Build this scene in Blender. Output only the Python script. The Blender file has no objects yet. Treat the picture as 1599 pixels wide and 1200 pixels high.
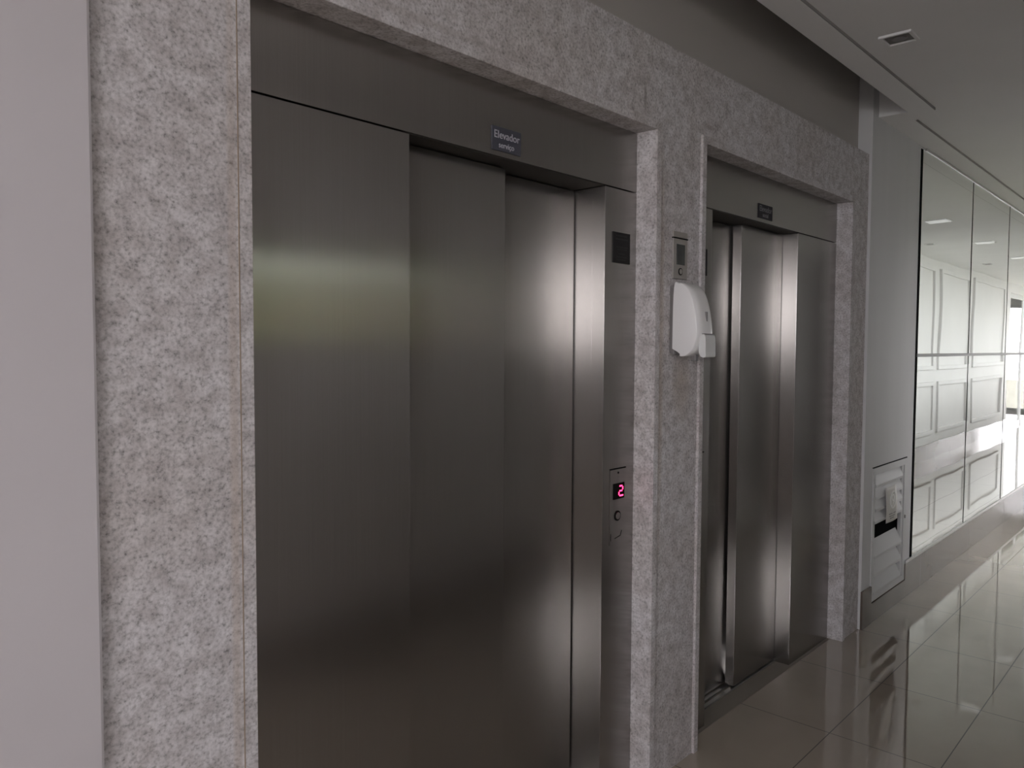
import bpy, bmesh, math, random
from mathutils import Vector, Matrix

# ------------------------------------------------------------------ camera
SC = bpy.context.scene
COL = SC.collection
YAW, PITCH, ROLL = 0.74104, -0.04706, 0.00468
F = Vector((math.cos(YAW) * math.cos(PITCH), math.sin(YAW) * math.cos(PITCH), math.sin(PITCH)))
RT = F.cross(Vector((0, 0, 1))).normalized()
UP = RT.cross(F)
RT2 = RT * math.cos(ROLL) + UP * math.sin(ROLL)
UP2 = -RT * math.sin(ROLL) + UP * math.cos(ROLL)
cam_d = bpy.data.cameras.new('camera')
cam = bpy.data.objects.new('camera', cam_d)
COL.objects.link(cam)
m3 = Matrix((RT2, UP2, -F)).transposed()
cam.matrix_world = Matrix.Translation((0, 0, 1.5)) @ m3.to_4x4()
cam_d.sensor_width = 36.0
cam_d.lens = 1222.0 * 36.0 / 1599.0
cam_d.clip_start = 0.02
SC.camera = cam

# ------------------------------------------------------------------ world, exposure
W = bpy.data.worlds.new('overcast_sky')
SC.world = W
W.use_nodes = True
wn = W.node_tree
wn.nodes.clear()
wo = wn.nodes.new('ShaderNodeOutputWorld')
wb = wn.nodes.new('ShaderNodeBackground')
wb.inputs['Color'].default_value = (1.0, 0.965, 1.0, 1)
wb.inputs['Strength'].default_value = 12.0
wn.links.new(wb.outputs[0], wo.inputs[0])
vs = SC.view_settings
vs.view_transform = 'Standard'
vs.look = 'None'
vs.gamma = 1.0
vs.use_curve_mapping = False
vs.exposure = 0.22
SC.cycles.max_bounces = 14
SC.cycles.diffuse_bounces = 6
SC.cycles.glossy_bounces = 8
SC.cycles.transparent_max_bounces = 12


def portal(name, loc, rot, sx, sy):
    d = bpy.data.lights.new(name, 'AREA')
    d.shape = 'RECTANGLE'
    d.size, d.size_y = sx, sy
    d.cycles.is_portal = True
    o = bpy.data.objects.new(name, d)
    o.location = loc
    o.rotation_euler = rot
    COL.objects.link(o)


PI = math.pi
portal('daylight_lobby', (-3.98, -1.5, 2.05), (PI / 2, 0, -PI / 2), 3.0, 1.1)
portal('daylight_corridor_end', (21.96, 0.6, 1.3), (PI / 2, 0, PI / 2), 1.4, 2.5)
portal('daylight_corridor_side', (19.4, -0.32, 1.3), (PI / 2, 0, 0), 4.8, 2.5)
portal('daylight_added_glazing', (7.45, -0.42, 1.25), (PI / 2, 0, 0), 3.7, 2.4)  # portal for the added glazing in the opposite wall
portal('daylight_small_window', (1.85, -0.32, 1.725), (PI / 2, 0, 0), 0.9, 0.45)
portal('daylight_added_windows', (15.7, 1.62, 1.75), (-PI / 2, 0, 0), 12.6, 1.6)  # portal for the added windows beyond the mirrors


# ------------------------------------------------------------------ materials
def mat(name, color, rough=0.5, metal=0.0, coat=0.0, spec=0.5, emit=None, estr=0.0):
    m = bpy.data.materials.new(name)
    m.use_nodes = True
    b = m.node_tree.nodes['Principled BSDF']
    b.inputs['Base Color'].default_value = (*color, 1)
    b.inputs['Roughness'].default_value = rough
    b.inputs['Metallic'].default_value = metal
    b.inputs['Coat Weight'].default_value = coat
    b.inputs['Specular IOR Level'].default_value = spec
    if emit:
        b.inputs['Emission Color'].default_value = (*emit, 1)
        b.inputs['Emission Strength'].default_value = estr
    return m


def nd(m, t, **kw):
    n = m.node_tree.nodes.new(t)
    for k, v in kw.items():
        if hasattr(n, k):
            setattr(n, k, v)
        else:
            n.inputs[k].default_value = v
    return n


def lk(m, a, b):
    m.node_tree.links.new(a, b)


def ramp(m, fac, stops):
    r = m.node_tree.nodes.new('ShaderNodeValToRGB')
    e = r.color_ramp.elements
    while len(e) < len(stops):
        e.new(0.5)
    for i, (p, c) in enumerate(stops):
        e[i].position = p
        e[i].color = (*c, 1)
    lk(m, fac, r.inputs['Fac'])
    return r


def objco(m, scale=(1, 1, 1)):
    t = m.node_tree.nodes.new('ShaderNodeTexCoord')
    mp = m.node_tree.nodes.new('ShaderNodeMapping')
    mp.inputs['Scale'].default_value = scale
    lk(m, t.outputs['Object'], mp.inputs['Vector'])
    return mp.outputs[0]


def granite_mat():
    m = mat('flamed_grey_granite', (0.5, 0.47, 0.47), 0.75, spec=0.3)
    b = m.node_tree.nodes['Principled BSDF']
    v = objco(m)
    n1 = nd(m, 'ShaderNodeTexNoise', Scale=135.0, Detail=4.0, Roughness=0.62)
    lk(m, v, n1.inputs['Vector'])
    r1 = ramp(m, n1.outputs['Fac'], [(0.28, (0.27, 0.262, 0.262)), (0.40, (0.52, 0.507, 0.515)),
                                     (0.53, (0.67, 0.655, 0.668)), (0.74, (0.80, 0.785, 0.80))])
    n2 = nd(m, 'ShaderNodeTexNoise', Scale=24.0, Detail=3.0)
    lk(m, v, n2.inputs['Vector'])
    r2 = ramp(m, n2.outputs['Fac'], [(0.33, (0.74, 0.72, 0.71)), (0.62, (1.0, 1.0, 1.0))])
    n3 = nd(m, 'ShaderNodeTexNoise', Scale=2.2, Detail=4.0)
    lk(m, v, n3.inputs['Vector'])
    r3 = ramp(m, n3.outputs['Fac'], [(0.3, (0.88, 0.85, 0.82)), (0.6, (1, 1, 1))])
    a = nd(m, 'ShaderNodeMix', data_type='RGBA', blend_type='MULTIPLY')
    a.inputs[0].default_value = 1
    lk(m, r1.outputs[0], a.inputs[6]); lk(m, r2.outputs[0], a.inputs[7])
    c = nd(m, 'ShaderNodeMix', data_type='RGBA', blend_type='MULTIPLY')
    c.inputs[0].default_value = 1
    lk(m, a.outputs[2], c.inputs[6]); lk(m, r3.outputs[0], c.inputs[7])
    last = c.outputs[2]
    sp = nd(m, 'ShaderNodeSeparateXYZ')
    lk(m, v, sp.inputs[0])
    # weather stains: x, z, half width, half height, strength, colour
    for (cx, cz, wx, wz, st, colr) in ((2.180, 2.305, 0.010, 0.06, 0.55, (0.20, 0.17, 0.15)), (2.292, 1.45, 0.022, 0.75, 0.40, (0.40, 0.32, 0.24)),
                                       (2.43, 1.38, 0.07, 0.16, 0.35, (0.38, 0.30, 0.22)), (0.752, 1.1, 0.012, 1.6, 0.35, (0.46, 0.36, 0.28)),
                                       (1.25, 2.262, 0.45, 0.014, 0.35, (0.36, 0.32, 0.30)), (2.60, 2.30, 0.05, 0.012, 0.5, (0.25, 0.2, 0.18))):
        terms = []
        for ax, cc, ww in (('X', cx, wx), ('Z', cz, wz)):
            q = nd(m, 'ShaderNodeMath', operation='SUBTRACT'); q.inputs[1].default_value = cc
            lk(m, sp.outputs[ax], q.inputs[0])
            dv = nd(m, 'ShaderNodeMath', operation='DIVIDE'); dv.inputs[1].default_value = ww
            lk(m, q.outputs[0], dv.inputs[0])
            sq = nd(m, 'ShaderNodeMath', operation='MULTIPLY')
            lk(m, dv.outputs[0], sq.inputs[0]); lk(m, dv.outputs[0], sq.inputs[1])
            terms.append(sq.outputs[0])
        ad = nd(m, 'ShaderNodeMath', operation='ADD'); lk(m, terms[0], ad.inputs[0]); lk(m, terms[1], ad.inputs[1])
        inv = nd(m, 'ShaderNodeMath', operation='SUBTRACT', use_clamp=True); inv.inputs[0].default_value = 1.0
        lk(m, ad.outputs[0], inv.inputs[1])
        fa = nd(m, 'ShaderNodeMath', operation='MULTIPLY'); lk(m, inv.outputs[0], fa.inputs[0]); lk(m, n2.outputs['Fac'], fa.inputs[1])
        fs = nd(m, 'ShaderNodeMath', operation='MULTIPLY', use_clamp=True); fs.inputs[1].default_value = 2.0 * st
        lk(m, fa.outputs[0], fs.inputs[0])
        mx = nd(m, 'ShaderNodeMix', data_type='RGBA')
        lk(m, fs.outputs[0], mx.inputs[0]); lk(m, last, mx.inputs[6]); mx.inputs[7].default_value = (*colr, 1)
        last = mx.outputs[2]
    lk(m, last, b.inputs['Base Color'])
    bp = nd(m, 'ShaderNodeBump', Strength=0.1, Distance=0.0003)
    lk(m, n1.outputs['Fac'], bp.inputs['Height'])
    lk(m, bp.outputs[0], b.inputs['Normal'])
    return m


def steel_mat():
    m = mat('brushed_stainless_steel', (0.46, 0.445, 0.425), 0.26, metal=1.0)
    b = m.node_tree.nodes['Principled BSDF']
    b.inputs['Anisotropic'].default_value = 0.96
    g = nd(m, 'ShaderNodeNewGeometry')
    cx = nd(m, 'ShaderNodeVectorMath', operation='CROSS_PRODUCT')
    cx.inputs[1].default_value = (0, 0.02, 1)
    lk(m, g.outputs['Normal'], cx.inputs[0])
    nz = nd(m, 'ShaderNodeVectorMath', operation='NORMALIZE')
    lk(m, cx.outputs[0], nz.inputs[0])
    lk(m, nz.outputs[0], b.inputs['Tangent'])
    v = objco(m, (900, 900, 3))
    n = nd(m, 'ShaderNodeTexNoise', Scale=1.0, Detail=2.0)
    lk(m, v, n.inputs['Vector'])
    r = ramp(m, n.outputs['Fac'], [(0.3, (0.385, 0.37, 0.355)), (0.7, (0.415, 0.40, 0.385))])
    lk(m, r.outputs[0], b.inputs['Base Color'])
    return m


def porcelain_mat(name, col, horizontal=True, coat=1.0):
    """polished beige porcelain with thin grout joints"""
    m = mat(name, col, 0.045, spec=0.62 if coat else 0.3, coat=coat)
    b = m.node_tree.nodes['Principled BSDF']
    t = nd(m, 'ShaderNodeTexCoord')
    s = nd(m, 'ShaderNodeSeparateXYZ')
    lk(m, t.outputs['Object'], s.inputs[0])

    def joint(axis, off, per, w):
        a = nd(m, 'ShaderNodeMath', operation='SUBTRACT'); a.inputs[1].default_value = off - per / 2 + 100 * per
        a.inputs[1].default_value = off - per / 2 - 100 * per
        lk(m, s.outputs[axis], a.inputs[0])
        q = nd(m, 'ShaderNodeMath', operation='DIVIDE'); q.inputs[1].default_value = per
        lk(m, a.outputs[0], q.inputs[0])
        f = nd(m, 'ShaderNodeMath', operation='FRACT'); lk(m, q.outputs[0], f.inputs[0])
        d = nd(m, 'ShaderNodeMath', operation='SUBTRACT'); d.inputs[1].default_value = 0.5
        lk(m, f.outputs[0], d.inputs[0])
        ab = nd(m, 'ShaderNodeMath', operation='ABSOLUTE'); lk(m, d.outputs[0], ab.inputs[0])
        l = nd(m, 'ShaderNodeMath', operation='LESS_THAN'); l.inputs[1].default_value = w / per / 2
        lk(m, ab.outputs[0], l.inputs[0])
        return l.outputs[0]
    if horizontal:
        jx = joint('X', 3.047, 0.6225, 0.004)
        jy = joint('Y', 1.098, 0.39, 0.004)
        mx = nd(m, 'ShaderNodeMath', operation='MAXIMUM')
        lk(m, jx, mx.inputs[0]); lk(m, jy, mx.inputs[1])
        j = mx.outputs[0]
    else:
        j = joint('X', 7.85, 1.245, 0.005)
    n = nd(m, 'ShaderNodeTexNoise', Scale=3.0, Detail=5.0)
    lk(m, t.outputs['Object'], n.inputs['Vector'])
    d = tuple(c * 0.9 for c in col)
    r = ramp(m, n.outputs['Fac'], [(0.35, d), (0.65, col)])
    mix = nd(m, 'ShaderNodeMix', data_type='RGBA')
    lk(m, j, mix.inputs[0]); lk(m, r.outputs[0], mix.inputs[6])
    mix.inputs[7].default_value = (0.10, 0.085, 0.075, 1)
    lk(m, mix.outputs[2], b.inputs['Base Color'])
    rm = nd(m, 'ShaderNodeMath', operation='MULTIPLY_ADD')
    rm.inputs[1].default_value = 0.6; rm.inputs[2].default_value = 0.045 if coat else 0.10
    lk(m, j, rm.inputs[0]); lk(m, rm.outputs[0], b.inputs['Roughness'])
    return m


def plaster_mat(name, col, streak=0.0):
    m = mat(name, col, 0.6, spec=0.3)
    b = m.node_tree.nodes['Principled BSDF']
    n = nd(m, 'ShaderNodeTexNoise', Scale=1.6, Detail=5.0)
    lk(m, objco(m, (1 + 4 * streak, 1, 1 - 0.6 * streak)), n.inputs['Vector'])
    r = ramp(m, n.outputs['Fac'], [(0.3, tuple(c * 0.95 for c in col)), (0.7, col)])
    lk(m, r.outputs[0], b.inputs['Base Color'])
    n2 = nd(m, 'ShaderNodeTexNoise', Scale=240.0, Detail=2.0)
    lk(m, objco(m), n2.inputs['Vector'])
    bp = nd(m, 'ShaderNodeBump', Strength=0.06, Distance=0.001)
    lk(m, n2.outputs['Fac'], bp.inputs['Height'])
    lk(m, bp.outputs[0], b.inputs['Normal'])
    return m


def glass_mat(name='window_glass', tint=(1, 1, 1)):
    m = bpy.data.materials.new(name)
    m.use_nodes = True
    nt = m.node_tree
    nt.nodes.clear()
    o = nt.nodes.new('ShaderNodeOutputMaterial')
    t = nt.nodes.new('ShaderNodeBsdfTransparent')
    t.inputs['Color'].default_value = (*tint, 1)
    g = nt.nodes.new('ShaderNodeBsdfGlossy')
    g.inputs['Roughness'].default_value = 0.0
    f = nt.nodes.new('ShaderNodeFresnel')
    f.inputs['IOR'].default_value = 1.35
    x = nt.nodes.new('ShaderNodeMixShader')
    nt.links.new(f.outputs[0], x.inputs[0])
    nt.links.new(t.outputs[0], x.inputs[1]); nt.links.new(g.outputs[0], x.inputs[2])
    nt.links.new(x.outputs[0], o.inputs[0])
    return m


def leaf_mat(name, c1, c2):
    m = mat(name, c1, 0.6)
    n = nd(m, 'ShaderNodeTexNoise', Scale=9.0, Detail=4.0)
    lk(m, objco(m), n.inputs['Vector'])
    r = ramp(m, n.outputs['Fac'], [(0.35, c1), (0.65, c2)])
    lk(m, r.outputs[0], m.node_tree.nodes['Principled BSDF'].inputs['Base Color'])
    return m


GRANITE = granite_mat()
DARKSTEEL = mat('dull_dark_steel', (0.06, 0.055, 0.05), 0.55, metal=0.5)
STEEL = steel_mat()
FLOOR = porcelain_mat('polished_porcelain_floor', (0.43, 0.375, 0.315))
BASE = porcelain_mat('polished_porcelain_base', (0.14, 0.115, 0.098), False, 0.0)
WHITE = plaster_mat('white_wall_paint', (0.72, 0.71, 0.71))
WHITE2 = plaster_mat('pale_grey_wall_paint', (0.66, 0.665, 0.67), 0.8)
DIMWHITE = plaster_mat('upper_wall_plaster', (0.50, 0.475, 0.45))  # raw plaster tone of the wall above the granite
WHITE3 = plaster_mat('warm_white_wall_paint', (0.61, 0.585, 0.605))
CEIL = plaster_mat('white_ceiling_paint', (0.86, 0.86, 0.86))
VOID = plaster_mat('raw_plaster', (0.34, 0.32, 0.29))
DARK = mat('dark_shaft_paint', (0.02, 0.02, 0.02), 0.8)
MIRROR = mat('mirror_glass', (0.86, 0.88, 0.87), 0.012, metal=1.0)
BLACK = mat('black_rubber', (0.008, 0.008, 0.008), 0.9, spec=0.05)
DULLALU = mat('dull_aluminium', (0.34, 0.34, 0.34), 0.5, metal=0.6)
ALU = mat('satin_aluminium', (0.62, 0.62, 0.62), 0.3, metal=1.0)
PLASTIC = mat('white_gloss_plastic', (0.88, 0.88, 0.88), 0.22)
GREYPLASTIC = mat('grey_plastic', (0.20, 0.19, 0.19), 0.4)
CLEARPL = mat('pale_translucent_plastic', (0.72, 0.74, 0.73), 0.15)
PANELSTEEL = mat('satin_steel_plate', (0.36, 0.34, 0.315), 0.4, metal=0.1)
SCREEN = mat('dark_display_glass', (0.05, 0.055, 0.055), 0.12)
PLAQUE = mat('slate_blue_plaque', (0.075, 0.078, 0.10), 0.45)
PLAQUE2 = mat('dark_slate_plaque', (0.035, 0.033, 0.04), 0.6, spec=0.15)
LETTER = mat('pale_lettering', (0.50, 0.50, 0.56), 0.5)
LETTER2 = mat('dim_lettering', (0.16, 0.16, 0.175), 0.5)
NOTICE = mat('charcoal_notice', (0.030, 0.030, 0.030), 0.7, spec=0.15)
NOTICETXT = mat('notice_lettering', (0.016, 0.016, 0.016), 0.6)
LED = mat('red_led', (0.3, 0.0, 0.03), 0.4, emit=(1.0, 0.03, 0.12), estr=6.0)
LEDCORE = mat('bright_led', (0.5, 0.1, 0.2), 0.4, emit=(1.0, 0.35, 0.5), estr=6.0)
PAINTMETAL = mat('white_painted_aluminium', (0.60, 0.605, 0.61), 0.4)
PAPER = mat('paper_tag', (0.60, 0.59, 0.56), 0.5)
PAPERINK = mat('pale_ink', (0.85, 0.85, 0.83), 0.5)
GREYINK = mat('grey_ink', (0.30, 0.30, 0.29), 0.6)
LAMPDARK = mat('dark_reflector', (0.10, 0.09, 0.085), 0.4)
OPAL = mat('opal_diffuser', (0.85, 0.85, 0.85), 0.35, emit=(1, 1, 1), estr=0.22)
STEPSHADE = mat('painted_step_shade', (0.33, 0.32, 0.31), 0.8, spec=0.2)  # shade of the ceiling step, put into the colour
GROUT = mat('brownish_grout', (0.34, 0.27, 0.21), 0.8)
SILL = plaster_mat('grey_granite_threshold', (0.26, 0.235, 0.205))
GLASS = glass_mat()
TINT2 = glass_mat('light_tinted_glass', (0.85, 0.85, 0.85))
TINT = glass_mat('tinted_glass', (0.52, 0.535, 0.52))
HEDGE = leaf_mat('hedge_leaves', (0.07, 0.12, 0.025), (0.19, 0.26, 0.07))
HEDGE2 = leaf_mat('grey_green_leaves', (0.10, 0.112, 0.085), (0.23, 0.245, 0.20))
GRASSM = leaf_mat('garden_ground', (0.22, 0.23, 0.16), (0.34, 0.33, 0.27))
TERRA = mat('terracotta_render', (0.60, 0.28, 0.16), 0.8)
FENCE = mat('pale_grey_wall_render', (0.50, 0.50, 0.56), 0.8)


# ------------------------------------------------------------------ mesh helpers
def box(bm, x0, x1, y0, y1, z0, z1):
    v = [bm.verts.new(p) for p in ((x0, y0, z0), (x1, y0, z0), (x1, y1, z0), (x0, y1, z0),
                                   (x0, y0, z1), (x1, y0, z1), (x1, y1, z1), (x0, y1, z1))]
    for f in ((3, 2, 1, 0), (4, 5, 6, 7), (0, 1, 5, 4), (1, 2, 6, 5), (2, 3, 7, 6), (3, 0, 4, 7)):
        bm.faces.new([v[i] for i in f])
    return v


def prism(bm, pts, z0, z1):
    """pts: CCW xy polygon"""
    lo = [bm.verts.new((x, y, z0)) for x, y in pts]
    hi = [bm.verts.new((x, y, z1)) for x, y in pts]
    n = len(pts)
    bm.faces.new(lo[::-1]); bm.faces.new(hi)
    for i in range(n):
        j = (i + 1) % n
        bm.faces.new((lo[i], lo[j], hi[j], hi[i]))


def disc(bm, c, r, y0, y1, seg=24, rx=1.0):
    """a cylinder along Y"""
    a = [bm.verts.new((c[0] + rx * r * math.cos(2 * PI * i / seg), y0, c[1] + r * math.sin(2 * PI * i / seg))) for i in range(seg)]
    b = [bm.verts.new((c[0] + rx * r * math.cos(2 * PI * i / seg), y1, c[1] + r * math.sin(2 * PI * i / seg))) for i in range(seg)]
    bm.faces.new(a); bm.faces.new(b[::-1])
    for i in range(seg):
        j = (i + 1) % seg
        bm.faces.new((a[j], a[i], b[i], b[j]))


def ring(bm, c, r0, r1, y0, y1, seg=28, rx=1.0):
    def loop(r, y):
        return [bm.verts.new((c[0] + rx * r * math.cos(2 * PI * i / seg), y, c[1] + r * math.sin(2 * PI * i / seg))) for i in range(seg)]
    A, B, Cc, D = loop(r1, y0), loop(r1, y1), loop(r0, y1), loop(r0, y0)
    for P, Q in ((A, B), (B, Cc), (Cc, D), (D, A)):
        for i in range(seg):
            j = (i + 1) % seg
            bm.faces.new((P[i], Q[i], Q[j], P[j]))


def bevel(bm, w, seg=2):
    bmesh.ops.bevel(bm, geom=list(bm.edges), offset=w, segments=seg, affect='EDGES', profile=0.5, clamp_overlap=True)


def build(name, bm, m, parent=None, bev=0.0, smooth=False, loc=None):
    if bev:
        bevel(bm, bev)
    bmesh.ops.recalc_face_normals(bm, faces=bm.faces)
    me = bpy.data.meshes.new(name)
    bm.to_mesh(me)
    bm.free()
    me.materials.append(m)
    if smooth:
        for p in me.polygons:
            p.use_smooth = True
    o = bpy.data.objects.new(name, me)
    COL.objects.link(o)
    if parent:
        o.parent = parent
        o.matrix_parent_inverse = Matrix.Translation(-parent.location)
    return o


def boxes(name, lst, m, parent=None, bev=0.0):
    bm = bmesh.new()
    for b in lst:
        box(bm, *b)
    return build(name, bm, m, parent, bev)


def struct(o):
    o['kind'] = 'structure'
    return o


def empty(name, loc):
    o = bpy.data.objects.new(name, None)
    o.empty_display_size = 0.1
    o.location = loc
    COL.objects.link(o)
    return o


def tag(o, label, cat, group=None):
    o['label'] = label
    o['category'] = cat
    if group:
        o['group'] = group
    return o


def text(name, s, size, x, y, z, m, parent, align='CENTER', depth=0.0006):
    """lettering that stands on a plate facing -Y, turned into a mesh"""
    c = bpy.data.curves.new(name, 'FONT')
    c.body = s
    c.size = size
    c.align_x = align
    c.align_y = 'CENTER'
    c.extrude = depth
    t = bpy.data.objects.new(name, c)
    COL.objects.link(t)
    bpy.context.view_layer.update()
    me = bpy.data.meshes.new_from_object(t.evaluated_get(bpy.context.evaluated_depsgraph_get()))
    bpy.data.objects.remove(t)
    bpy.data.curves.remove(c)
    me.name = name
    me.transform(Matrix.Translation((x, y, z)) @ Matrix.Rotation(PI / 2, 4, 'X'))
    me.materials.clear()
    me.materials.append(m)
    o = bpy.data.objects.new(name, me)
    COL.objects.link(o)
    o.parent = parent
    o.matrix_parent_inverse = Matrix.Translation(-parent.location)
    return o


# ------------------------------------------------------------------ the setting
D = 1.417            # granite face
WF = 1.402           # white wall face right of the lifts
OPP = -0.21          # opposite wall face
ZC = 2.717           # ceiling border
ZP = ZC + 0.013      # ceiling panel, a little higher than its border
XE = 22.0

bm = bmesh.new()
prism(bm, [(-4.2, -4.3), (1.35, -4.3), (1.35, -0.4), (XE + 0.2, -0.4), (XE + 0.2, 1.50), (-4.2, 1.50)], -0.12, 0.0)
struct(build('floor', bm, FLOOR))
# granite cladding round both lifts
JL1, JR1, TOP1 = 0.795, 2.240, 2.217
JL2, JR2, TOP2 = 2.571, 4.052, 2.232
T = 0.029            # lining slab
ZG = 2.512
struct(boxes('wall_front', [
    (0.500, JL1 - T, D, 1.52, 0.0, ZG),
    (JR1 + T, JL2 - T, D, 1.52, 0.0, ZG),
    (JR2 + T, 4.335, D, 1.52, 0.0, ZG),
    (JL1 - T, JR1 + T, D, 1.52, TOP1 + T, ZG),
    (JL2 - T, JR2 + T, D, 1.52, TOP2 + T, ZG)], GRANITE))
# lining slabs of the two openings, standing a little proud
PR = D - 0.010
for i, (a, b, t) in enumerate(((JL1, JR1, TOP1), (JL2, JR2, TOP2))):
    fl = D - 0.001 if i == 0 else PR
    bm = bmesh.new()
    box(bm, a - T, a, fl, 1.52, 0.0, t + T)
    box(bm, b, b + T, PR, 1.52, 0.0, t + T)
    box(bm, a, b, PR, 1.52, t, t + T)
    struct(build('trim_%d' % (i + 1), bm, GRANITE, bev=0.0016))
struct(boxes('trim_11', [(JL1 - T - 0.0012, JL1 - T + 0.0008, D - 0.0016, D + 0.01, 0.0, TOP1 + T)], GROUT))
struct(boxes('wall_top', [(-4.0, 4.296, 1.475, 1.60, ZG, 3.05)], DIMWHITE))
struct(boxes('wall_shaft', [(0.40, 4.45, 1.72, 1.80, 0.0, 3.05), (0.40, 0.5, 1.52, 1.72, 0, 2.5), (4.35, 4.45, 1.53, 1.72, 0, 2.5)], DARK))
# white wall at the left of the granite
bm = bmesh.new()
box(bm, -4.0, 0.4995, 1.400, 1.60, 0.0, ZG + 0.05)
struct(build('wall_left', bm, WHITE3, bev=0.006))
# white wall right of the lifts, the mirrors hang on it; a hole for the louvred hatch
VX0, VX1, VZ0, VZ1 = 4.452, 5.020, 0.130, 0.838
BH = 0.205
struct(boxes('wall_right', [
    (4.296, VX0, WF, 1.60, 0.0, 3.05),
    (VX1, 9.4, WF, 1.60, 0.0, 3.05),
    (9.4, XE, WF, 1.60, 2.55, 3.05),
    (9.4, XE, WF, 1.60, 0.0, 0.95),
    (VX0, VX1, WF, 1.60, VZ1, 3.05),
    (VX0, VX1, WF, 1.60, 0.0, VZ0),
    (VX0, VX1, 1.56, 1.60, VZ0, VZ1)], WHITE2))
struct(boxes('baseboard_right', [(4.290, 4.432, 1.390, WF, 0.0, BH), (5.034, XE, 1.392, WF, 0.0, BH),
                                 (4.432, 5.034, 1.392, WF, 0.0, 0.108)], BASE, bev=0.001))
# ceiling: a panel, a border strip 1.4 cm lower, and the open slot before the lifts
bm = bmesh.new()
prism(bm, [(-4.2, -4.3), (1.35, -4.3), (1.35, -0.4), (XE + 0.2, -0.4), (XE + 0.2, 1.277), (4.572, 1.277), (4.442, 1.150), (-4.2, 1.150)], ZP, 2.86)
struct(build('ceiling', bm, CEIL))
bm = bmesh.new()
prism(bm, [(-4.2, 1.150), (4.442, 1.150), (4.572, 1.277), (XE + 0.2, 1.277), (XE + 0.2, WF), (4.382, WF), (4.382, 1.262), (-4.2, 1.262)], ZC, 2.86)
struct(build('trim_3', bm, CEIL))
struct(boxes('trim_10', [(-4.2, 4.440, 1.1465, 1.1499, ZC + 0.0015, ZP), (4.575, XE, 1.2735, 1.2769, ZC + 0.0015, ZP)], STEPSHADE))  # strip on the step face, painted dark in place of its shade
struct(boxes('slab', [(-4.2, 1.35, -4.3, 1.80, 3.05, 3.15), (1.35, XE + 0.2, -0.4, 1.80, 3.05, 3.15)], VOID))
# lobby shell behind and left of the viewpoint
struct(boxes('wall_lobby', [(-4.2, 1.35, -4.3, -4.15, 0, 3.05), (-4.2, -4.0, -4.15, -3.0, 0, 3.05), (-4.2, -4.0, 0.0, 1.60, 0, 3.05),
                            (-4.2, -4.0, -3.0, 0.0, 0, 1.5), (-4.2, -4.0, -3.0, 0.0, 2.6, 3.05)], WHITE))
struct(boxes('window_1', [(-4.13, -4.07, y, y + 0.05, 1.5, 2.6) for y in (-3.0, -1.52, -0.05)] +
             [(-4.13, -4.07, -3.0, 0.0, 2.55, 2.6), (-4.13, -4.07, -3.0, 0.0, 1.5, 1.54)], ALU))
# opposite wall with raised mouldings, a strip window and a glazed end
WX0, WX1, WZ0, WZ1 = 1.40, 2.30, 1.50, 1.95
GX0 = 16.9
struct(boxes('wall_opposite', [
    (1.15, WX0, -0.40, OPP, 0, 3.05), (WX0, WX1, -0.40, OPP, 0, WZ0), (WX0, WX1, -0.40, OPP, WZ1, 3.05),
    (WX1, 5.6, -0.40, OPP, 0, 3.05), (5.6, 9.3, -0.40, OPP, 2.45, 3.05), (9.3, GX0, -0.40, OPP, 0, 3.05), (GX0, XE, -0.40, OPP, 2.55, 3.05), (1.15, 1.35, -4.15, -0.40, 0, 3.05)], WHITE))
struct(boxes('baseboard_opposite', [(1.15, 5.6, OPP, OPP + 0.012, 0, 0.206), (9.3, GX0, OPP, OPP + 0.012, 0, 0.206)], BASE))


def moulding(bm, x0, x1, z0, z1, w=0.055, p=0.03):
    y0, y1 = OPP, OPP + p
    for (a, b, c, d) in ((x0, x1, z0, z0 + w), (x0, x1, z1 - w, z1), (x0, x0 + w, z0 + w, z1 - w), (x1 - w, x1, z0 + w, z1 - w)):
        box(bm, a, b, y0, y1, c, d)


bm = bmesh.new()
for a, b in ((9.90, 11.98), (11.98, 13.9), (13.9, 16.4)):
    moulding(bm, a + 0.13, b - 0.13, 1.22, 2.62)
    moulding(bm, a + 0.13, b - 0.13, 0.33, 1.05)
moulding(bm, 1.42, 3.25, 0.33, 1.05)
struct(build('trim_4', bm, WHITE, bev=0.004))
struct(boxes('added_glazing_6', [(xx, xx + 0.05, -0.36, -0.30, 0, 2.45) for xx in (5.6, 6.8, 8.0, 9.25)] +
             [(5.6, 9.3, -0.36, -0.30, 2.40, 2.45), (5.6, 9.3, -0.36, -0.30, 0, 0.06)], ALU))  # unseen glazing added to brighten the right wall and farther lift
struct(boxes('added_glazing_8', [(5.63, 9.27, -0.335, -0.329, 0.03, 2.42)], TINT2))  # pane of the added glazing
struct(boxes('window_3', [(WX0, WX1, -0.34, -0.28, WZ0, WZ0 + 0.03), (WX0, WX1, -0.34, -0.28, WZ1 - 0.03, WZ1),
                          (WX0, WX0 + 0.03, -0.34, -0.28, WZ0, WZ1), (WX1 - 0.03, WX1, -0.34, -0.28, WZ0, WZ1)], ALU))
struct(boxes('window_11', [(WX0 + 0.02, WX1 - 0.02, -0.313, -0.307, WZ0 + 0.02, WZ1 - 0.02)], TINT))
struct(boxes('window_4', [(xx, xx + 0.07, -0.34, -0.27, 0, 2.55) for xx in (GX0, 18.55, 20.2, XE - 0.1)] +
             [(GX0, XE, -0.34, -0.27, 2.48, 2.55), (GX0, XE, -0.34, -0.27, 0, 0.07)], PAINTMETAL))
struct(boxes('window_9', [(GX0 + 0.05, XE - 0.05, -0.308, -0.302, 0.05, 2.5)], TINT2))
struct(boxes('window_10', [(XE + 0.077, XE + 0.083, -0.06, 1.26, 0.06, 2.5)], TINT2))
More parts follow.
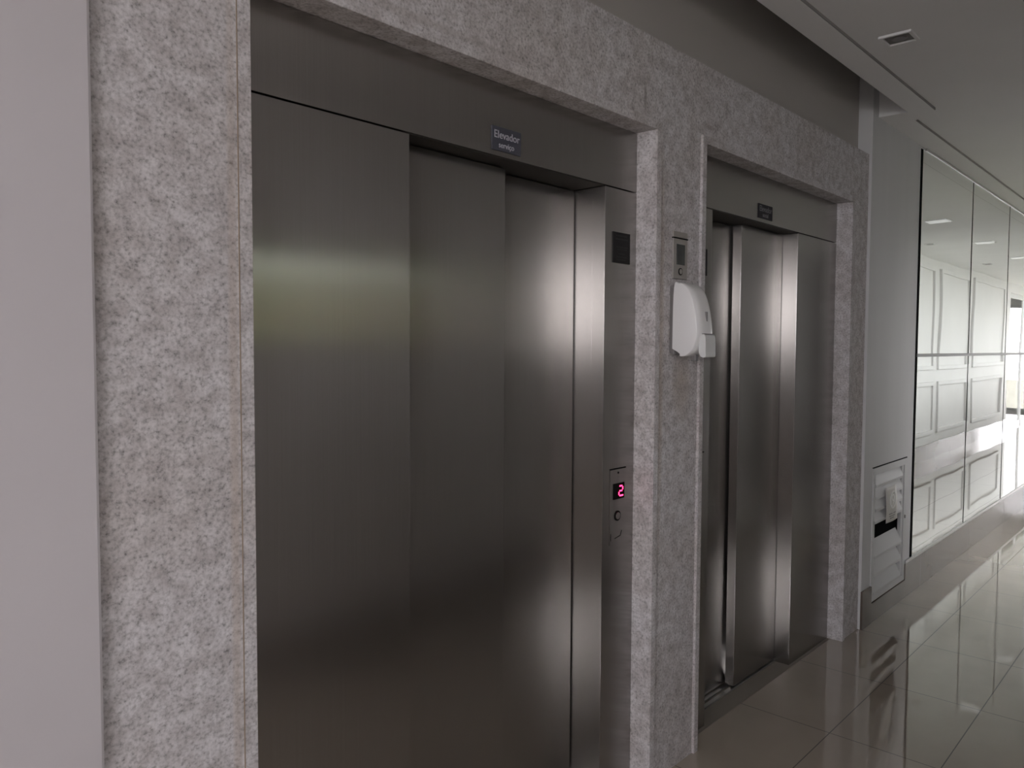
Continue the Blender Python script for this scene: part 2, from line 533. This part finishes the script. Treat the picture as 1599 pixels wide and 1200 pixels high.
struct(boxes('added_window_2', [(xx, xx + 0.06, 1.50, 1.56, 0.95, 2.55) for xx in (9.4, 11.5, 13.6, 15.7, 17.8, 19.9, 21.94)] +
             [(9.4, XE, 1.50, 1.56, 2.49, 2.55), (9.4, XE, 1.50, 1.56, 0.95, 1.01)], ALU))  # unseen windows added to light the opposite wall and ceiling
struct(boxes('added_window_7', [(9.4, XE, 1.527, 1.533, 1.0, 2.5)], TINT))  # pane of the added windows, tinted to hold their light down
struct(boxes('wall_end', [(XE, XE + 0.2, -0.40, 1.60, 2.55, 3.05), (XE, XE + 0.2, -0.40, -0.1, 0, 2.55), (XE, XE + 0.2, 1.3, 1.60, 0, 2.55)], WHITE))
struct(boxes('window_5', [(XE + 0.05, XE + 0.11, yy, yy + 0.06, 0, 2.55) for yy in (-0.1, 0.57, 1.24)] +
             [(XE + 0.05, XE + 0.11, -0.1, 1.3, 2.49, 2.55), (XE + 0.05, XE + 0.11, -0.1, 1.3, 0, 0.08)], PAINTMETAL))
# garden outside, met only in reflections
struct(boxes('ground', [(-30, 50, -40, -4.45, -0.2, -0.13), (1.36, 50, -4.45, -0.42, -0.2, -0.13), (22.3, 50, -0.42, 10, -0.2, -0.13), (5.0, 22.3, 1.85, 10, -0.2, -0.13)], GRASSM))


def hedge(name, x0, x1, y0, y1, z1, seed, m=None):
    random.seed(seed)
    bm = bmesh.new()
    n = int((x1 - x0) / 0.35)
    for i in range(n):
        r = 0.5 * (y1 - y0)
        cx, cy = x0 + (i + 0.5) * 0.35, (y0 + y1) / 2
        h = z1 * random.uniform(0.86, 1.0)
        mm = Matrix.Translation((cx, cy, h / 2 - 0.15)) @ Matrix.Diagonal((0.36, r, h / 2 + 0.02, 1))
        bmesh.ops.create_icosphere(bm, subdivisions=3, radius=1.0, matrix=mm)
    for v in bm.verts:
        v.co += Vector((random.uniform(-1, 1), random.uniform(-1, 1), random.uniform(-1, 1))) * 0.05
    return build(name, bm, m or HEDGE)


tag(hedge('hedge', 1.7, 5.0, -3.9, -3.2, 2.7, 3), 'green clipped hedge outside the narrow strip window', 'hedge')
tag(hedge('hedge', 1.6, 4.4, -2.2, -1.8, 1.72, 9), 'low green hedge close to the narrow strip window', 'hedge')
tag(boxes('garden_wall', [(1.8, 2.5, -2.75, -2.6, -0.14, 2.0)], TERRA), 'terracotta garden wall between two hedges', 'wall')
tag(hedge('hedge', 5.2, 13.5, -2.6, -1.9, 3.0, 12, HEDGE2), 'added tall hedge hiding the sky outside the added glazing', 'hedge')  # added to cover the sky behind the added glazing
tag(hedge('hedge', 17.0, 25.0, -4.6, -3.8, 1.2, 5), 'low green hedge outside the glazed corridor end', 'hedge')


# ------------------------------------------------------------------ the lifts
def elevator(mirror, top, zs, name_label, digit):
    """lift 1 is built from its own numbers; lift 2 is the same set handed the other way"""
    CX = 2.4115
    def X(a, b):
        if mirror:
            a, b = 2 * CX - b, 2 * CX - a
        return a, b
    lo = JL2 if mirror else JL1
    hi = JR2 if mirror else JR1
    Y1 = 1.485
    t = empty('elevator_entrance', ((lo + hi) / 2, Y1, 0))
    tag(t, name_label, 'elevator')
    e = 0.0015
    # header
    bm = bmesh.new()
    box(bm, lo + e, hi - e, Y1, 1.70, zs + 0.002, top - 0.001)
    build('header', bm, STEEL, t, bev=0.001)
    a, b = X(1.2515, 2.0585)
    bm = bmesh.new()
    box(bm, a, b, Y1 + 0.003, 1.69, zs - 0.0008, zs + 0.0016)
    build('soffit', bm, DARKSTEEL, t)
    # wide side panel
    a, b = X(JL1 + e, 1.250)
    if mirror:
        b = hi - e
    bm = bmesh.new()
    box(bm, a, b, Y1, 1.70, 0.001, zs - 0.002)
    build('side_panel', bm, STEEL, t, bev=0.001)
    # narrow jamb with its stepped return
    a, b = X(2.060, JR1 - e)
    if mirror:
        a = lo + e
    bm = bmesh.new()
    box(bm, a, b, Y1, 1.535, 0.001, zs - 0.002)
    a2, b2 = (a, b - 0.002) if mirror else (a + 0.002, b)
    box(bm, a2, b2, 1.5355, 1.70, 0.001, zs - 0.002)
    build('jamb', bm, STEEL, t, bev=0.0008)
    # telescoping leaves: front one beside the wide panel
    for (p, q, y0, y1) in ((1.236, 1.669, 1.557, 1.597), (1.640, 2.0555, 1.607, 1.645)):
        a, b = X(p, q)
        if p < 1.25:                                   # tuck its edge behind the wide panel's return with a dark gap
            a, b = X(1.2545, q)
        bm = bmesh.new()
        box(bm, a, b, y0, y1, 0.012, zs - 0.004)
        build('door_panel', bm, STEEL, t, bev=0.001)
    a, b = X(1.2545, 2.0555)
    bm = bmesh.new()
    for y0, y1 in ((1.553, 1.572), (1.585, 1.606), (1.618, 1.66)):
        box(bm, a, b, y0, y1, 0.0006, 0.007)
    build('sill', bm, ALU, t, bev=0.0006)
    # indicator plate with display and call button
    a, b = X(2.101, 2.191)
    c = (a + b) / 2
    bm = bmesh.new()
    box(bm, a, b, Y1 - 0.0022, Y1, 0.847, 1.097)
    pl = build('indicator_plate', bm, STEEL, t, bev=0.0006)
    bm = bmesh.new()
    disc(bm, (c, 1.085), 0.0035, Y1 - 0.0032, Y1 - 0.0022, 12)
    build('screw', bm, BLACK, pl)
    bm = bmesh.new()
    box(bm, a, b, Y1 - 0.0024, Y1, 1.0975, 1.1005)
    build('seam', bm, BLACK, pl)
    a, b = X(2.117, 2.181)
    bm = bmesh.new()
    box(bm, a, b, Y1 - 0.0032, Y1 - 0.0022, 0.997, 1.050)
    build('display', bm, BLACK, pl)
    if digit:                                          # dotted red 2
        rows = ['.###.', '....#', '....#', '.###.', '#....', '#....', '.####']
        bm = bmesh.new()
        x0, z0, s = 2.147, 1.0415, 0.0054
        for r, row in enumerate(rows):
            for k, ch in enumerate(row):
                if ch == '#':
                    cx, cz = x0 + k * s, z0 - r * s
                    box(bm, cx, cx + s * 0.82, Y1 - 0.0042, Y1 - 0.0032, cz - s * 0.82, cz)
        build('digit', bm, LED, pl)
    bm = bmesh.new()
    ring(bm, (c - 0.003, 0.941), 0.0125, 0.017, Y1 - 0.0040, Y1 - 0.0022)
    cb = build('button_ring', bm, BLACK, pl)
    bm = bmesh.new()
    disc(bm, (c - 0.003, 0.941), 0.0122, Y1 - 0.0062, Y1 - 0.0022)
    build('call_button', bm, STEEL, pl, bev=0.0008)
    # worn etched marks under the button
    bm = bmesh.new()
    box(bm, a - 0.012, a - 0.010, Y1 - 0.0027, Y1 - 0.0022, 0.862, 0.885)
    build('etched_mark', bm, BLACK, pl)
    bm = bmesh.new()
    for (u0, w0, u1, w1) in ((0.012, 0.866, 0.045, 0.872), (0.0445, 0.8718, 0.052, 0.888)):
        dx, dz = u1 - u0, w1 - w0
        L = math.hypot(dx, dz); nx, nz = -dz / L * 0.0011, dx / L * 0.0011
        v = [(a + u0 + nx, w0 + nz), (a + u0 - nx, w0 - nz), (a + u1 - nx, w1 - nz), (a + u1 + nx, w1 + nz)]
        f = [bm.verts.new((p[0], Y1 - 0.0027, p[1])) for p in v]
        k = [bm.verts.new((p[0], Y1 - 0.0022, p[1])) for p in v]
        bm.faces.new(f); bm.faces.new(k[::-1])
        for i in range(4):
            bm.faces.new((f[(i + 1) % 4], f[i], k[i], k[(i + 1) % 4]))
    build('etched_mark', bm, BLACK, pl)
    # small notice plate high on the jamb: it is screwed on, a thing of its own
    a, b = X(2.101, 2.199)
    n = empty('notice_plate', ((a + b) / 2, Y1, 1.7765))
    bm = bmesh.new()
    box(bm, a, b, Y1 - 0.003, Y1, 1.7765, 1.8765)
    build('plate', bm, NOTICE, n, bev=0.0008)
    bm = bmesh.new()
    for k, (z, l, r_) in enumerate(((1.866, 0.2, 0.8), (1.855, 0.15, 0.85), (1.829, 0.2, 0.85), (1.822, 0.25, 0.8), (1.807, 0.3, 0.7), (1.797, 0.2, 0.8), (1.788, 0.2, 0.75))):
        box(bm, a + (b - a) * l, a + (b - a) * r_, Y1 - 0.0036, Y1 - 0.003, z - 0.0022, z + 0.0022)
    build('printed_lines', bm, NOTICETXT, n)
    return t, n


e1, n1 = elevator(False, TOP1, 2.018, 'nearer steel elevator with red floor digit lit on its right jamb', True)
e2, n2 = elevator(True, TOP2, 2.034, 'farther steel elevator between the soap dispenser and the white louvred hatch', False)
tag(n1, 'small dark notice plate on the right jamb of the nearer elevator', 'notice')
tag(n2, 'sliver of a dark notice plate on the left jamb of the farther elevator', 'notice')
# grey stone thresholds flush with the floor
struct(boxes('trim_5', [(JL1, JR1, 1.470, 1.551, -0.10, 0.0008), (1.25, 2.06, 1.551, 1.70, -0.10, 0.0005)], SILL))
struct(boxes('trim_6', [(JL2, JR2, 1.470, 1.551, -0.10, 0.0008), (2.77, 3.58, 1.551, 1.70, -0.10, 0.0005)], SILL))


def sign(x0, x1, z0, z1, l1, l2, mp, ml, label):
    s = empty('elevator_sign', ((x0 + x1) / 2, 1.485, z0))
    tag(s, label, 'sign')
    bm = bmesh.new()
    box(bm, x0, x1, 1.482, 1.485, z0, z1)
    build('plate', bm, mp, s, bev=0.0006)
    w = x1 - x0
    text('lettering', l1, 0.0295 * w / 0.117, (x0 + x1) / 2, 1.4818, z0 + (z1 - z0) * 0.66, ml, s)
    text('lettering', l2, 0.0215 * w / 0.117, (x0 + x1) / 2 - 0.002, 1.4818, z0 + (z1 - z0) * 0.24, ml, s)


sign(1.536, 1.653, 2.034, 2.098, 'Elevador', 'serviço', PLAQUE, LETTER, 'grey blue plaque reading Elevador on the header of the nearer elevator')
sign(3.153, 3.290, 2.052, 2.112, 'Elevador', 'social', PLAQUE2, LETTER2, 'small dark plaque on the header of the farther elevator')

# ------------------------------------------------------------------ on the granite pier
p = empty('access_panel', (2.402, D, 1.738))
tag(p, 'narrow steel panel with dark display and keyhole above the soap dispenser', 'control panel')
boxes('plate', [(2.356, 2.449, D - 0.006, D, 1.738, 1.876)], PANELSTEEL, p, 0.0012)
boxes('cap', [(2.356, 2.449, D - 0.006, D, 1.880, 1.900)], PANELSTEEL, p, 0.0012)
boxes('seam', [(2.353, 2.452, D - 0.0075, D - 0.0002, 1.8764, 1.8796)], BLACK, p)
boxes('display', [(2.376, 2.430, D - 0.0072, D - 0.006, 1.787, 1.857)], SCREEN, p)
bm = bmesh.new()
ring(bm, (2.402, 1.764), 0.0095, 0.0125, D - 0.0085, D - 0.006)
k = build('key_switch', bm, BLACK, p)
bm = bmesh.new()
disc(bm, (2.402, 1.764), 0.0090, D - 0.0095, D - 0.006)
box(bm, 2.4005, 2.4035, D - 0.0103, D - 0.0095, 1.758, 1.770)
build('key_cylinder', bm, PANELSTEEL, k)


def extrude_profile(bm, prof, x0, x1, crown=0.0, seg=8):
    """side profile (depth, z) swept across x with narrowed, rounded flanks"""
    loops = []
    for i in range(seg + 1):
        t = i / seg
        s = abs(2 * t - 1)
        k = 1 - crown * s ** 4
        loops.append([bm.verts.new((x0 + (x1 - x0) * t, D - d * (k if d > 0.012 else 1), z if d < 0.03 else z - (1 - k) * 0.0)) for d, z in prof])
    n = len(prof)
    for A, B in zip(loops[:-1], loops[1:]):
        for i in range(n):
            j = (i + 1) % n
            bm.faces.new((A[i], A[j], B[j], B[i]))
    bm.faces.new(loops[0][::-1]); bm.faces.new(loops[-1])


def smooth_profile(pts, n=6):
    out = []
    for i in range(len(pts) - 1):
        p0 = pts[max(i - 1, 0)]; p1 = pts[i]; p2 = pts[i + 1]; p3 = pts[min(i + 2, len(pts) - 1)]
        for k in range(n):
            t = k / n
            out.append(tuple(0.5 * (2 * p1[a] + (p2[a] - p0[a]) * t + (2 * p0[a] - 5 * p1[a] + 4 * p2[a] - p3[a]) * t * t +
                                    (3 * p1[a] - p0[a] - 3 * p2[a] + p3[a]) * t ** 3) for a in (0, 1)))
    out.append(pts[-1])
    return out


d = empty('soap_dispenser', (2.395, D, 1.468))
tag(d, 'white plastic soap dispenser mounted on the granite pier between the elevators', 'soap dispenser')
bm = bmesh.new()
prof = [(0.0, 1.484), (0.020, 1.476), (0.021, 1.700), (0.012, 1.712), (0.0, 1.712)]
extrude_profile(bm, prof, 2.346, 2.446)
build('back_plate', bm, GREYPLASTIC, d, bev=0.003)
bm = bmesh.new()
side = smooth_profile([(0.014, 1.497), (0.018, 1.703), (0.040, 1.719), (0.062, 1.713), (0.085, 1.690), (0.103, 1.645), (0.114, 1.590), (0.117, 1.548),
                       (0.108, 1.515), (0.095, 1.490), (0.070, 1.474), (0.048, 1.472), (0.044, 1.482), (0.014, 1.497)])[:-1]
extrude_profile(bm, side, 2.343, 2.449, 0.10, 10)
cv = build('cover', bm, PLASTIC, d, smooth=False)
md = cv.modifiers.new('edge_round', 'BEVEL'); md.width = 0.006; md.segments = 3; md.limit_method = 'ANGLE'; md.angle_limit = math.radians(50)
for pl_ in cv.data.polygons:
    pl_.use_smooth = True
bm = bmesh.new()
lev = smooth_profile([(0.112, 1.546), (0.126, 1.544), (0.1295, 1.520), (0.130, 1.490), (0.129, 1.470), (0.110, 1.472), (0.104, 1.500), (0.112, 1.546)], 4)[:-1]
extrude_profile(bm, lev, 2.362, 2.430, 0.0, 4)
build('push_lever', bm, CLEARPL, d, bev=0.0015)
bm = bmesh.new()
box(bm, 2.3625, 2.4295, D - 0.1275, D - 0.108, 1.5465, 1.5485)
build('lever_seam', bm, GREYPLASTIC, d)
bm = bmesh.new()
box(bm, 2.392, 2.400, D - 0.1155, D - 0.100, 1.590, 1.622)
build('sight_window', bm, GREYPLASTIC, d, bev=0.001)
bm = bmesh.new()
box(bm, 2.385, 2.405, D - 0.080, D - 0.060, 1.455, 1.480)
build('nozzle', bm, GREYPLASTIC, d, bev=0.003)

# ------------------------------------------------------------------ louvred hatch
h = empty('louvred_hatch', (4.735, WF, 0.110))
tag(h, 'small white louvred metal hatch low on the white wall, one slat missing', 'hatch')
bm = bmesh.new()
Y0, Y2 = WF - 0.006, WF + 0.02
box(bm, 4.432, 4.470, Y0, Y2, 0.112, 0.850)
box(bm, 4.990, 5.034, Y0, Y2, 0.112, 0.850)
box(bm, 4.470, 4.990, Y0, Y2, 0.812, 0.850)
box(bm, 4.470, 4.990, Y0, Y2, 0.112, 0.145)
build('frame', bm, PAINTMETAL, h, bev=0.0015)
boxes('backing', [(4.453, 5.019, 1.446, 1.452, 0.131, 0.837), (5.0125, 5.019, WF + 0.021, 1.4455, 0.131, 0.837)], BLACK, h)


def slats(zs):
    bm = bmesh.new()
    for z in zs:
        # a slat hangs outward at its lower edge
        q = [(WF - 0.0078, z + 0.008), (WF - 0.0078, z - 0.005), (WF - 0.0015, z - 0.005), (WF + 0.034, z + 0.080), (WF + 0.029, z + 0.086)]
        A = [bm.verts.new((4.473, y, zz)) for y, zz in q]
        B = [bm.verts.new((4.957, y, zz)) for y, zz in q]
        bm.faces.new(A[::-1]); bm.faces.new(B)
        for i in range(5):
            j = (i + 1) % 5
            bm.faces.new((A[i], A[j], B[j], B[i]))
    return bm


boxes('shadow_gap', [(4.428, 5.038, WF - 0.003, WF, 0.851, 0.856), (5.0345, 5.0395, WF - 0.003, WF, 0.112, 0.856)], BLACK, h)
up = [0.545, 0.612, 0.679, 0.746]
dn = [0.152, 0.252, 0.352]
build('upper_louvre', slats(up), PAINTMETAL, h)
build('lower_louvre', slats(dn), PAINTMETAL, h)
boxes('stile', [(4.960, 4.988, WF + 0.001, WF + 0.02, 0.147, 0.810)], PAINTMETAL, h, 0.001)
bm = bmesh.new()
box(bm, 4.424, 4.446, WF - 0.012, WF - 0.006, 0.670, 0.762)
build('hinge', bm, PAINTMETAL, h, bev=0.002)
bm = bmesh.new()
disc(bm, (5.008, 0.500), 0.010, WF - 0.011, WF - 0.006, 16)
build('latch', bm, GREYPLASTIC, h)
# tag hanging on the slats
s = empty('paper_tag', (4.73, WF, 0.50))
tag(s, 'curled paper tag with round emblem hanging over the louvred hatch', 'tag')
bm = bmesh.new()
nx, nz = 6, 10
g = [[None] * (nz + 1) for _ in range(nx + 1)]
for i in range(nx + 1):
    for j in range(nz + 1):
        u, v = i / nx, j / nz
        xx = 4.612 + 0.026 * (1 - v) + u * (0.182 + 0.024 * (1 - v))
        zz = 0.518 + 0.204 * v
        yy = WF - 0.0125 - 0.006 * math.sin(PI * u) - 0.004 * math.sin(3 * v)
        g[i][j] = bm.verts.new((xx, yy, zz))
for i in range(nx):
    for j in range(nz):
        bm.faces.new((g[i][j], g[i + 1][j], g[i + 1][j + 1], g[i][j + 1]))
pt = build('sheet', bm, PAPER, s, smooth=True)
sm = pt.modifiers.new('thickness', 'SOLIDIFY'); sm.thickness = 0.0012; sm.offset = 0
bm = bmesh.new()
ring(bm, (4.722, 0.645), 0.043, 0.052, WF - 0.0250, WF - 0.0205, rx=0.95)
em = build('emblem_ring', bm, PAPERINK, s)
bm = bmesh.new()
ring(bm, (4.722, 0.656), 0.013, 0.020, WF - 0.0250, WF - 0.0210, 16)
for i in range(5):
    box(bm, 4.700 + i * 0.008, 4.709 + i * 0.008, WF - 0.0250, WF - 0.0210, 0.608 + i * 0.006, 0.616 + i * 0.006)
build('emblem', bm, PAPERINK, em)
bm = bmesh.new()
for z, a, b in ((0.566, 4.672, 4.780), (0.552, 4.676, 4.768), (0.540, 4.690, 4.752)):
    box(bm, a, b, WF - 0.0215, WF - 0.0195, z - 0.003, z + 0.003)
build('printed_lines', bm, GREYINK, s)

# ------------------------------------------------------------------ mirrors
MX = [5.172, 6.432, 7.700, 8.968]
MZ0, MZ1 = 0.222, 2.699
SEAM = 1.462
random.seed(11)
names = {(0, 0): 'large lower mirror panel nearest the louvred hatch', (0, 1): 'large upper mirror panel nearest the white wall edge',
         (1, 0): 'lower mirror panel in the middle column of the mirrored wall', (1, 1): 'upper mirror panel in the middle column of the mirrored wall',
         (2, 0): 'lower mirror panel farthest along, cut by the right photo edge', (2, 1): 'upper mirror panel farthest along, cut by the right photo edge'}
for c in range(3):
    for r in range(2):
        x0, x1 = MX[c] + (0.006 if c == 0 else 0.014), MX[c + 1] - 0.014
        z0, z1 = (MZ0 + 0.004, SEAM - 0.010) if r == 0 else (SEAM + 0.010, MZ1)
        ph = [random.uniform(0, 6.28) for _ in range(4)]
        bm = bmesh.new()
        NX, NZ = 36, 36
        G = [[None] * (NZ + 1) for _ in range(NX + 1)]
        for i in range(NX + 1):
            for j in range(NZ + 1):
                u, v = i / NX, j / NZ
                xx, zz = x0 + (x1 - x0) * u, z0 + (z1 - z0) * v
                yy = WF - 0.006 + 0.00010 * math.sin(xx * 9.5 + ph[0] + 1.2 * math.sin(zz * 2 + ph[1])) + 0.00035 * math.sin(zz * 7.5 + ph[2] + xx * 1.4) \
                    + 0.00012 * (2 * u - 1) ** 2 * math.sin(ph[3])
                G[i][j] = bm.verts.new((xx, yy, zz))
        for i in range(NX):
            for j in range(NZ):
                bm.faces.new((G[i][j], G[i + 1][j], G[i + 1][j + 1], G[i][j + 1]))
        # back and rim so the sheet has thickness
        bk = [[bm.verts.new((xx, WF - 0.0003, zz)) for zz in (z0, z1)] for xx in (x0, x1)]
        bm.faces.new((bk[0][0], bk[0][1], bk[1][1], bk[1][0]))
        def cp(vs_):
            return [bm.verts.new(q.co + Vector((0, 0.0001, 0))) for q in vs_]
        bm.faces.new(cp([G[i][0] for i in range(NX + 1)])[::-1] + [bk[0][0], bk[1][0]])
        bm.faces.new(cp([G[i][NZ] for i in range(NX + 1)]) + [bk[1][1], bk[0][1]])
        bm.faces.new(cp([G[0][j] for j in range(NZ + 1)]) + [bk[0][1], bk[0][0]])
        bm.faces.new(cp([G[NX][j] for j in range(NZ + 1)])[::-1] + [bk[1][0], bk[1][1]])
        o = build('mirror_panel', bm, MIRROR)
        o.data.materials.append(BLACK)
        for k, pgn in enumerate(o.data.polygons):
            pgn.use_smooth = k < NX * NZ
            pgn.material_index = 0 if k < NX * NZ else 1
        tag(o, names[(c, r)], 'mirror', 'mirror panels on the right wall')
struct(boxes('trim_7', [(x - 0.0135, x + 0.0135, WF - 0.0035, WF, MZ0, MZ1) for x in MX[1:3]] +
             [(MX[0] - 0.022, MX[0] + 0.005, WF - 0.0045, WF, MZ0, MZ1)], BLACK))
struct(boxes('trim_8', [(MX[0] - 0.005, MX[3], WF - 0.009, WF, SEAM - 0.0095, SEAM + 0.0095)], DULLALU, bev=0.001))
struct(boxes('trim_12', [(MX[0] + 0.06, MX[3], WF - 0.011, WF, 2.6995, 2.714)], ALU, bev=0.001))
struct(boxes('trim_9', [(5.036, MX[3], WF - 0.012, WF, BH + 0.001, MZ0 + 0.003)], ALU, bev=0.001))


# ------------------------------------------------------------------ ceiling lamps
def spot(x, y, label):
    t = empty('recessed_spotlight', (x, y, ZP))
    tag(t, label, 'ceiling light', 'small recessed spotlights')
    s, w = 0.060, 0.012
    bm = bmesh.new()
    for (a, b, c, e) in ((x - s, x + s, y - s, y - s + w), (x - s, x + s, y + s - w, y + s), (x - s, x - s + w, y - s + w, y + s - w), (x + s - w, x + s, y - s + w, y + s - w)):
        box(bm, a, b, c, e, ZP - 0.009, ZP + 0.0005)
    build('frame', bm, CEIL, t, bev=0.001)
    bm = bmesh.new()
    box(bm, x - s + w, x + s - w, y - s + w, y + s - w, ZP - 0.002, ZP + 0.0004)
    rf = build('reflector', bm, LAMPDARK, t)
    bm = bmesh.new()
    bmesh.ops.create_cone(bm, cap_ends=True, segments=20, radius1=0.026, radius2=0.030, depth=0.005, matrix=Matrix.Translation((x, y, ZP - 0.0045)))
    build('bulb', bm, GREYPLASTIC, rf)
    return t


spot(3.355, 1.005, 'small dark unlit square spotlight set in the white ceiling')
for xx in (7.15, 10.05, 12.95):
    spot(xx, 0.19, 'small dark spotlight met only in the mirrors')


def lamp(x, y):
    t = empty('square_ceiling_light', (x, y, ZP))
    tag(t, 'pale square surface light seen in the mirrored ceiling', 'ceiling light', 'square surface lights along the corridor')
    s = 0.10
    bm = bmesh.new()
    box(bm, x - s, x + s, y - s, y + s, ZP - 0.006, ZP)
    build('frame', bm, PLASTIC, t, bev=0.002)
    bm = bmesh.new()
    box(bm, x - s + 0.012, x + s - 0.012, y - s + 0.012, y + s - 0.012, ZP - 0.010, ZP - 0.006)
    build('diffuser', bm, OPAL, t, bev=0.001)


for xx in (6.35, 8.33, 10.31, 12.3, 14.3):
    lamp(xx, 0.69)
